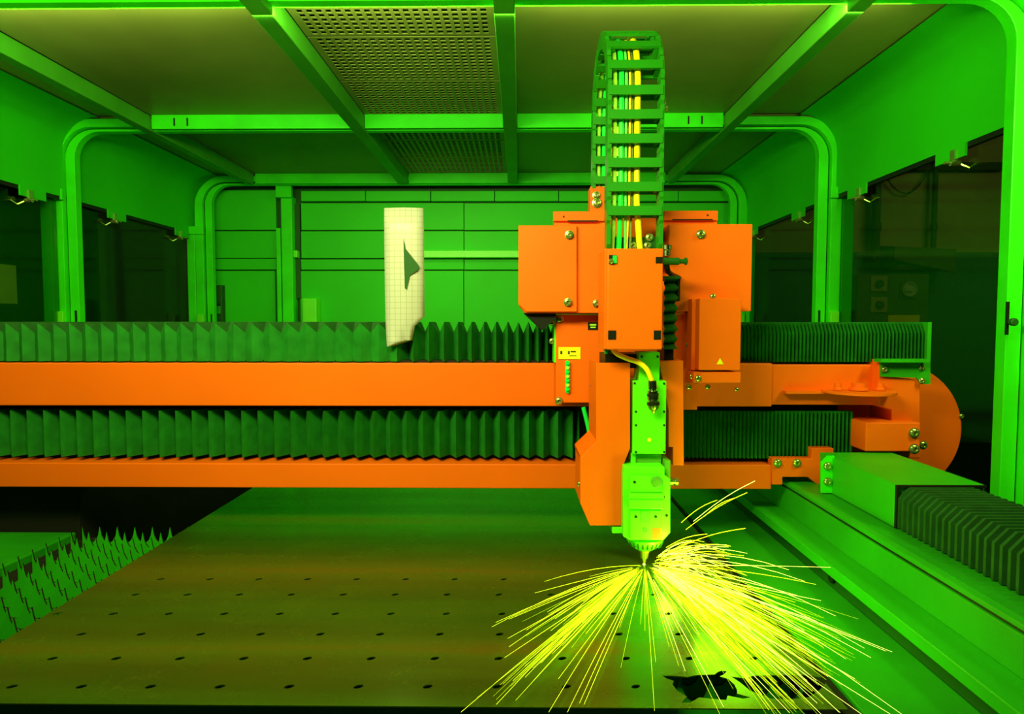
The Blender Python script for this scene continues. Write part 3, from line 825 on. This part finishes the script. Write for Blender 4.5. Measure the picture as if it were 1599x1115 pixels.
# long guard plates left and right of the head
gl_ = MB().pprism([(931, 567), (984, 567), (984, 700), (970, 736), (970, 821), (921, 821), (906, 786), (906, 715), (931, 690)], 1.585, 1.60).build('guard_plate', OR, ca, bevel=.0015)
MB().prism([pt(931, 688, 1.60), pt(931, 692, 1.60), pt(906, 717, 1.60), pt(906, 712, 1.60)], (0, .16, 0)).build('guard_fold', OR, ca)
MB().prism([pt(906, 712, 1.60), pt(908, 712, 1.60), pt(908, 786, 1.60), pt(906, 786, 1.60)], (0, .14, 0)).build('guard_fold', OR, ca)
MB().prism([pt(931, 567, 1.60), pt(933.5, 567, 1.60), pt(933.5, 690, 1.60), pt(931, 690, 1.60)], (0, .17, 0)).build('guard_fold', OR, ca)
bolt(905, 756, 1.61, ca, .7)
MB().pprism([(1029, 565), (1067, 563), (1068, 727), (1051, 727), (1051, 698), (1044, 698), (1044, 640)], 1.625, 1.75).build('guard_plate', OR, ca, bevel=.0015)
# right electronics box with warning triangle
eb = thing('sensor_box', 'orange box with yellow warning triangle at the right of the carriage', 'box', pt(1124, 600, 1.72))
MB().pbox(1092, 466, 1157, 578, 1.675, 1.76).build('body', OR, eb, bevel=.002)
MB().pbox(1080, 467, 1092, 578, 1.715, 1.76).build('side_bracket', OR, eb)
MB().pprism([(1124.5, 559), (1130, 569), (1119, 569)], 1.6735, 1.675).build('warning_triangle', M['label'], eb)
MB().pbox(1083, 581, 1157, 598, 1.68, 1.77).build('shelf', OR, eb, bevel=.002)
bolt(1090, 591, 1.679, eb, .9, 'bolt', None); bolt(1080, 588, 1.70, eb, .7)
bolt(1076, 604, 1.78, ca, .8); bolt(1105, 604, 1.78, ca, .8); bolt(1150, 608, 1.86, ca, .6)
bolt(1075, 539, 1.80, ca, .9); bolt(1087, 542, 1.80, ca, .7); bolt(1113, 463, 1.72, ca, .8)
part('bracket', 1068, 470, 1092, 600, 1.80, 1.84)
# back bracket that holds the far end of the cable chain
br = part('chain_bracket', 921.5, 291, 944, 350, 2.00, 2.06)
bolt(931, 305, 1.998, br, 1.3); bolt(932, 317, 1.998, br, 1.6)
MB().box(ax(932, 320, 2.0), ax(944, 320, 2.0), 1.88, 2.06, az(935, 350, 2.0) - .06, az(935, 350, 2.0) + .02).build('bracket_arm', OR, ca)
part('inner_block', 945, 553, 1000, 575, 1.63, 1.75, 'black', 0)
part('inner_block', 955, 370, 1035, 395, 1.70, 1.80, 'dkgreen', .002)
for u, v in ((1014, 371), (988, 384), (1011, 384)): bolt(u, v, 1.699, ca, 1.1)
MB().pbox(985, 610, 990, 735, 1.66, 1.75).build('slide_rail', M['black'], ca)
tag(MB().tube([pt(911, 636, 1.80), pt(917, 660, 1.80), pt(922, 684, 1.80), pt(921, 700, 1.81)], .006, 8).build('hose', M['cgreen'], smooth=True), 'short green hose hanging between the beams left of the cutting head', 'hose')
tag(MB().tube([pt(949, 546, 1.66), pt(949, 572, 1.66)], .009, 8).build('hose', M['cgreen'], smooth=True), 'short green hose just below the centre cover', 'hose')

# ================================================================== CUTTING HEAD
ch = thing('laser_cutter', 'lime green laser cutting head with ribbed collar and pointed nozzle', 'cutting head', pt(1005, 880, 1.60))
def hp_(name, u0, v0, u1, v1, Y0, Yb, mat='lime', bev=.0015, parent=None):
    return MB().pbox(u0, v0, u1, v1, Y0, Yb).build(name, M[mat], parent or ch, bevel=bev)
sb = hp_('slide_body', 988, 595, 1040, 709, 1.585, 1.66)
hp_('slide_neck', 998, 550, 1030, 600, 1.590, 1.66)
for u, v in ((1002, 557), (1027, 557), (991, 594.5 + 4), (1037, 599), (993, 643), (1037, 643), (993, 664), (1037, 664), (993, 706), (1037, 706)):
    bolt(u, v, 1.5845 if v > 590 else 1.5895, sb, .55, 'screw', DBOLT)
MB().lathe(pt(1014, 687, 1.585), (0, -1, 0), [(0, .005), (.002, .005), (.003, .003)], 12).build('plug', M['label'], sb)
hp_('intermediate_block', 990, 708, 1033, 730, 1.60, 1.66, 'limedark')
hp_('side_rod', 985, 707, 993, 730, 1.595, 1.62, 'lime')
MB().pprism([(975, 729), (1038, 729), (1038, 742), (1047, 748), (1047, 832), (1036, 844), (984, 844), (973, 838), (973, 744)], 1.555, 1.655).build('head_body', M['lime'], ch, bevel=.002)
hp_('side_block', 1038, 719, 1047, 765, 1.575, 1.655, 'limedark')
fp = hp_('front_plate', 984, 743, 1035, 769, 1.549, 1.556)
for u in (991,): bolt(u, 753, 1.5485, fp, .7, 'screw', DBOLT)
MB().lathe(pt(1026, 753, 1.549), (0, -1, 0), [(0, .014), (.004, .014), (.006, .011), (.006, .006)], 14).build('dial', M['limedark'], fp, smooth=True)
hp_('rib', 982, 771, 1037, 780, 1.542, 1.556); hp_('rib', 982, 781, 1037, 795, 1.538, 1.556, 'lime')
lp = hp_('lower_plate', 984, 797, 1033, 842, 1.549, 1.556)
hp_('window', 1001, 798, 1015, 816, 1.5475, 1.5495, 'limedark', 0, lp)
for u in (993, 1024): bolt(u, 807, 1.5485, lp, .7, 'screw', DBOLT)
MB().lathe(pt(1008, 828, 1.549), (0, -1, 0), [(0, .006), (.002, .006), (.0025, .004), (.001, .003)], 14).build('plug', M['limedark'], lp)
hp_('orange_label', 1019, 825, 1032, 842, 1.5475, 1.5495, 'orange', 0, lp)
for u in (1022, 1027): bolt(u + 14, 776 if u < 1025 else 805, 1.5545, ch, .7, 'screw', DBOLT)
kn = pt(1040, 752, 1.60)
MB().lathe(kn, (1, 0, 0), [(0, .007), (.006, .007), (.006, .0105), (.016, .0105), (.017, .008), (.022, .008), (.022, .011), (.028, .011)], 16).build('valve_knob', M['bolt'], ch, smooth=True)
hp_('sensor_tab', 956, 824, 975, 833, 1.58, 1.64)
AX = pt(1006, 860, 1.60)
def zc(v): return az(1006, v, 1.60)
px = 1.60 / F
MB().lathe((AX.x, 1.60, 0), (0, 0, 1), [(zc(857), 13*px), (zc(855), 16*px), (zc(849), 25*px), (zc(843), 29*px), (zc(838), 29*px)], 36).build('collar', M['lime'], ch, smooth=True)
for i in range(24):
    a = 2 * math.pi * i / 24
    MB().tube([(AX.x + 29.3*px*math.cos(a), 1.60 + 29.3*px*math.sin(a), zc(842)), (AX.x + 26*px*math.cos(a), 1.60 + 26*px*math.sin(a), zc(850))], .0018, 6).build('collar_rib', M['dkgreen'], ch)
MB().lathe((AX.x, 1.60, 0), (0, 0, 1), [(zc(879), 2.2*px), (zc(872), 4*px), (zc(871), 6*px), (zc(862), 7.5*px), (zc(861), 9*px), (zc(857), 9*px)], 24).build('nozzle', M['nozzle'], ch, smooth=True)
# connector plug and its yellow cable
cp = thing('cable_plug', 'steel cable connector plugged into the front of the cutting head slide', 'connector', pt(1019, 640, 1.56))
q0, q1 = pt(1018.5, 594, 1.563), pt(1020.5, 640, 1.563)
axis = (q1 - q0)
L_ = axis.length
MB().lathe(q0, axis, [(0, .008), (.002, .010), (.020, .0105), (.021, .009), (.024, .009), (.025, .0125), (.045, .0135), (.047, .011), (.050, .014), (L_ - .006, .013), (L_, .009)], 20).build('barrel', M['steel'], cp, smooth=True)
MB().lathe(q0 + axis * .45, axis, [(0, .0138), (.006, .0138)], 20).build('grip_ring', M['black'], cp, smooth=True)
MB().lathe(q0 + axis * .74, axis, [(0, .0150), (.007, .0150)], 20).build('grip_ring', M['black'], cp, smooth=True)
MB().lathe(q0 + axis * .95, axis, [(0, .006), (.010, .005), (.012, .003)], 14).build('tip', M['nozzle'], cp, smooth=True)
def smooth_path(ctrl, n=8):
    P = [ctrl[0]] + list(ctrl) + [ctrl[-1]]
    out = []
    for i in range(1, len(P) - 2):
        for k in range(n):
            t = k / n
            a, b, c_, d = P[i-1], P[i], P[i+1], P[i+2]
            out.append(0.5 * ((2*b) + (c_-a)*t + (2*a-5*b+4*c_-d)*t*t + (3*b-a-3*c_+d)*t**3))
    out.append(P[-2]); return out
yc_ = smooth_path([pt(955, 540, 1.60), pt(963, 552, 1.585), pt(980, 560, 1.575), pt(997, 566, 1.565), pt(1010, 577, 1.562), pt(1018.5, 596, 1.563)])
tag(MB().tube(yc_, 3.9 * px, 10).build('yellow_cable', M['yellow'], smooth=True), 'yellow cable curving from under the centre cover into the steel plug', 'cable')

# ================================================================== CABLE CHAIN AND ITS CABLES
CX0, CX1 = ax(948, 300, 1.66), ax(1036, 300, 1.66)
cm = (CX0 + CX1) / 2; cw = CX1 - CX0
RM, CY, CZ = 0.170, 1.85, 1.195
ZB, ZE = az(992, 329, 1.66) - .62 * 0.0594, 0.985
def chain_pos(s):
    """centre line: up the front, over the loop, down the back -> point, tangent angle"""
    l1 = CZ - ZB; l2 = math.pi * RM
    if s < l1: return Vector((cm, CY - RM, ZB + s)), 0.0
    if s < l1 + l2:
        a = (s - l1) / RM
        return Vector((cm, CY - RM * math.cos(a), CZ + RM * math.sin(a))), a
    return Vector((cm, CY + RM, CZ - (s - l1 - l2))), math.pi
TOT = (CZ - ZB) + math.pi * RM + (CZ - ZE)
cc_ = thing('cable_chain', 'looped green plastic cable chain rising from the carriage to the roof', 'cable chain', (cm, CY - RM, ZB))
PIT = 0.0594; dp = 0.021
def tmp_mesh(mb, name, mat):
    o = mb.build(name, mat, bevel=0); me = o.data; bpy.data.objects.remove(o); return me
hw = cw / 2
PL = []
for s in (-1, 1):
    xo = s * (hw - .005)
    PL.append(tmp_mesh(MB().prism([(xo - .005, y_, z_) for y_, z_ in ((-dp*.7, -PIT*.56), (dp*.7, -PIT*.56), (dp, -PIT*.40), (dp, PIT*.40), (dp*.7, PIT*.50), (-dp*.7, PIT*.50), (-dp, PIT*.40), (-dp, -PIT*.40))], (.010, 0, 0)), 'side_plate', M['chain']))
    xi = s * (hw - .016)
    PL.append(tmp_mesh(MB().box(xi - .005, xi + .005, -dp * .75, dp * .75, -PIT * .18, PIT * .22), 'spacer', M['chain']))
RUNG = tmp_mesh(MB().box(-hw + .004, hw - .004, -dp - .003, -dp + .004, -.0115, .0115), 'crossbar', M['chain'])
RUNG2 = tmp_mesh(MB().box(-hw + .004, hw - .004, dp - .004, dp + .003, -.0115, .0115), 'crossbar', M['chain'])
nl = int(TOT / PIT)
o = bpy.data.objects.new('end_link', PL[0]); COL.objects.link(o); put(o, cc_); o.location = chain_pos(0)[0] - Vector((0, 0, .38 * PIT))
r = bpy.data.objects.new('side_plate', PL[2]); COL.objects.link(r); r.parent = o
for k in range(nl):
    p, a = chain_pos((k + .62) * PIT)
    o = bpy.data.objects.new('link', RUNG); COL.objects.link(o)
    put(o, cc_); o.location = p; o.rotation_euler = (-a, 0, 0)
    for me in [RUNG2] + PL:
        r = bpy.data.objects.new(me.name.split('.')[0], me); COL.objects.link(r)
        r.parent = o
def chain_cable(name, label, u, rpx, mat, dy=0.0, u_end=None, cat='cable'):
    x = ax(u, 300, 1.69)
    pts = []
    if u_end is not None:
        pts += [pt(u_end, 392, 1.69), pt((u_end * .75 + u * .25), 376, 1.69)]
    else:
        pts += [pt(u, 392, 1.69)]
    s = 0.06
    while s < TOT:
        p, a = chain_pos(s)
        rr = -dy
        pts.append(Vector((x, p.y + math.cos(a) * dy, p.z - math.sin(a) * dy)))
        s += 0.035
    tag(MB().tube(pts, rpx * 1.68 / F, 9).build(name, M[mat], smooth=True), label, cat, 'cables in the chain')
chain_cable('lime_cable', 'pale lime cable, outermost in the looped chain', 958.5, 3.4, 'clime', 0.0, 956)
chain_cable('green_cable', 'thick bright green cable in the looped chain', 968.5, 4.4, 'cgreen', 0.0, 966)
chain_cable('mint_cable', 'thin mint green cable in the middle of the looped chain', 976, 2.2, 'ccyan', 0.0)
chain_cable('amber_cable', 'thin amber cable in the middle of the looped chain', 981.5, 1.8, 'camber', -0.002, 978)
chain_cable('olive_cable', 'thin olive cable beside the thick yellow one in the chain', 985.8, 1.8, 'colive', 0.003, 984)
chain_cable('thick_yellow_cable', 'thick yellow cable running up through the looped chain', 993, 4.8, 'yellow', -0.003, 1000)
# small pressure gauge fitting on the chain side
vf = thing('cable_clip', 'tiny bright clip on the right side of the cable chain', 'clip', (CX1 + .004, CY - RM, az(1034, 168, 1.66)))
MB().box(CX1, CX1 + .005, 1.665, 1.69, az(1034, 168, 1.66), az(1034, 150, 1.66)).build('plate', M['bolt'], vf)
MB().lathe((CX1 + .003, 1.67, az(1034, 167, 1.66)), (1, 0, 0), [(0, .006), (.006, .006), (.008, .003)], 10).build('stud', M['bolt'], vf)

# ================================================================== SPARKS
O = Vector((AX.x, 1.588, 0.003))
def spark_path(end, lift, n=7, start=0.03):
    d = end - O
    pts = []
    for i in range(n):
        t = start + (1 - start) * i / (n - 1)
        p = O + d * t
        p.z = O.z + (end.z - O.z) * t + lift * 4 * t * (1 - t)
        p.z = max(p.z, 0.0025)
        pts.append(p)
    return pts
class Spray(MB):
    def add(self, u, v, z, lift, r, start):
        e = ground(u, v, z)
        p = spark_path(e, lift, 7, start)
        rr = [0.60 * r * (0.45 + 0.55 * math.sin(math.pi * (0.15 + 0.8 * i / 6))) for i in range(7)]
        self.tube(p, rr, 5)
yel, hot, emb = Spray(), Spray(), Spray()
rnd = random.Random(11)
# measured long streaks: end pixel, height of the end above the sheet
LEFT = [(720,1112,.02),(768,979,.03),(774,972,.035),(793,997,.03),(795,1010,.03),(788,1027,.02),(835,926,.03),(850,908,.03),(775,1100,.015),(857,1112,.01),(872,1060,.01),(905,1098,.01),(912,1100,.01),(820,1040,.02),(833,1063,.02),(845,1035,.02),(886,1112,.01),(860,985,.02),(880,970,.02),(870,1010,.02)]
RIGHT = [(1393,1018,.06),(1384,1017,.05),(1360,1027,.05),(1321,1029,.04),(1305,962,.07),(1282,938,.08),(1257,908,.09),(1232,890,.10),(1297,886,.11),(1275,1063,.01),(1233,1113,.01),(1310,1112,.02),(1345,1115,.03),(1390,1115,.03),(1412,1118,.04),(1276,1098,.02),(1190,1085,.005),(1130,1104,.005),(1150,1012,.005),(1070,1048,.005),(1256,985,.04),(1245,930,.08),(1280,1000,.04),(1240,1020,.02),(1275,970,.06),(1335,1060,.03)]
for u, v, z in LEFT:
    yel.add(u, v, z, rnd.uniform(0, .015), .0009, rnd.uniform(.05, .16))
for u, v, z in RIGHT:
    hot.add(u, v, z, rnd.uniform(.0, .03), .00085, rnd.uniform(.08, .2))
# fans of finer sparks
for i in range(60):
    t = rnd.random()
    a = (740 + rnd.uniform(-10, 60), 1100) if t < .25 else (790 + rnd.uniform(-10, 90), rnd.uniform(965, 1060)) if t < .85 else (rnd.uniform(840, 960), rnd.uniform(905, 1100))
    k = rnd.uniform(.45, 1.0)
    u, v = 1004 + (a[0] - 1004) * k, 888 + (a[1] - 888) * k
    (yel if rnd.random() < .6 else emb).add(u, v, rnd.uniform(.004, .03), rnd.uniform(0, .012), rnd.uniform(.0004, .0009), rnd.uniform(.08, .35))
for i in range(150):
    ang = R(min(72, max(6, rnd.gauss(33, 11))))
    L = rnd.uniform(90, 380) * (0.8 if ang < R(18) else 1)
    u, v = 1006 + L * math.cos(ang) * 1.02, 885 + L * math.sin(ang)
    z = max(.004, .10 - math.degrees(ang) * .0023) * rnd.uniform(.3, 1.0)
    q = rnd.random()
    (yel if q < .45 else hot if q < .50 else emb).add(u, min(v, 1125), z, rnd.uniform(0, .03), rnd.uniform(.0004, .0010), rnd.uniform(.08, .45))
for i in range(90):
    ang = R(min(60, max(14, rnd.gauss(34, 8)))); L = rnd.uniform(120, 360)
    emb.add(1006 + L * math.cos(ang) * 1.02, min(885 + L * math.sin(ang), 1118), max(.004, .07 - math.degrees(ang) * .0016) * rnd.uniform(.2, 1), rnd.uniform(0, .02), rnd.uniform(.0005, .0009), rnd.uniform(.1, .5))
# white-hot core of the right jet
for i in range(26):
    L = rnd.uniform(60, 190); ang = R(rnd.gauss(31, 5))
    hot.add(1010 + L * math.cos(ang), 888 + L * math.sin(ang), rnd.uniform(.01, .05), rnd.uniform(0, .02), rnd.uniform(.0006, .0012), rnd.uniform(.15, .6))
# straight towards the viewer
for u, v in ((1007,985),(1024,1034),(1022,1110),(1010,960),(1045,1010),(1060,1040),(1052,985),(1000,975)):
    yel.add(u, v, .004, .004, .0006, .1)
def free(mb, pts, r):
    mb.tube(pts, r, 5)
# flyers that rise to the right
for a, b, z0, z1, Ya, Yb in (((1083,814),(1179,751),0,0,1.58,1.50),((1071,827),(1167,769),0,0,1.58,1.50),((1064,816),(1120,781),0,0,1.58,1.52),((1057,856),(1164,825),0,0,1.58,1.45),((1040,855),(1104,834),0,0,1.58,1.5),((1036,870),(1100,854),0,0,1.58,1.5),((1100,806),(1150,777),0,0,1.57,1.5),((1030,867),(1120,872),0,0,1.58,1.5),((1045,862),(1095,857),0,0,1.58,1.5),((1028,868),(1080,845),0,0,1.58,1.5)):
    pts = []
    for i in range(7):
        t = i / 6
        p = pt(a[0] + (b[0]-a[0])*t, a[1] + (b[1]-a[1])*t - 5*math.sin(math.pi*t), Ya + (Yb-Ya)*t)
        pts.append(p)
    free(hot if rnd.random() < .4 else yel, pts, .0007)
for i in range(46):
    u0, v0 = rnd.uniform(1022, 1048), rnd.uniform(862, 890)
    ang = R(rnd.uniform(-22, 22)); L = rnd.uniform(30, 130)
    pts = [pt(u0 + L*t*math.cos(ang), v0 + L*t*math.sin(ang) - 8*math.sin(math.pi*t) + 6*t*t, 1.575 - .06*t) for t in [j/6 for j in range(7)]]
    free(hot if rnd.random() < .3 else yel, pts, rnd.uniform(.0003, .0005))
me_parts = []
sp = bpy.data.meshes.new('spark_shower')
V, Fc, mi = [], [], []
for k, s in enumerate((yel, hot, emb)):
    n0 = len(V); V += s.v
    Fc += [tuple(i + n0 for i in f) for f in s.f]; mi += [k] * len(s.f)
sp.from_pydata(V, [], Fc)
for mm in ('spark', 'hot', 'ember'): sp.materials.append(M[mm])
sp.polygons.foreach_set('material_index', mi)
so = bpy.data.objects.new('spark_shower', sp); COL.objects.link(so)
so['kind'] = 'stuff'
tag(so, 'shower of glowing yellow sparks spraying over the sheet from the nozzle', 'sparks')
# cutting flame under the nozzle
cf = MB().lathe((AX.x, 1.60, 0.0012), (0, 0, 1), [(0, .004), (.003, .0022), (.010, .0018), (zc(879), .0022)], 12).build('cutting_flame', M['hot'], smooth=True)
tag(cf, 'white-hot cutting flame between nozzle tip and sheet', 'flame')
def point(name, loc, power, col, r=.02):
    l = bpy.data.lights.new(name, 'POINT'); l.energy = power; l.color = col; l.shadow_soft_size = r
    o = bpy.data.objects.new(name, l); o.location = loc; COL.objects.link(o)
point('flame_light', (AX.x + .05, 1.50, .05), 0.9, (0.95, 1.0, 0.10), .03)
point('spark_light', (AX.x + .14, 1.35, .09), 2.6, (0.55, 1.0, 0.02), .08)
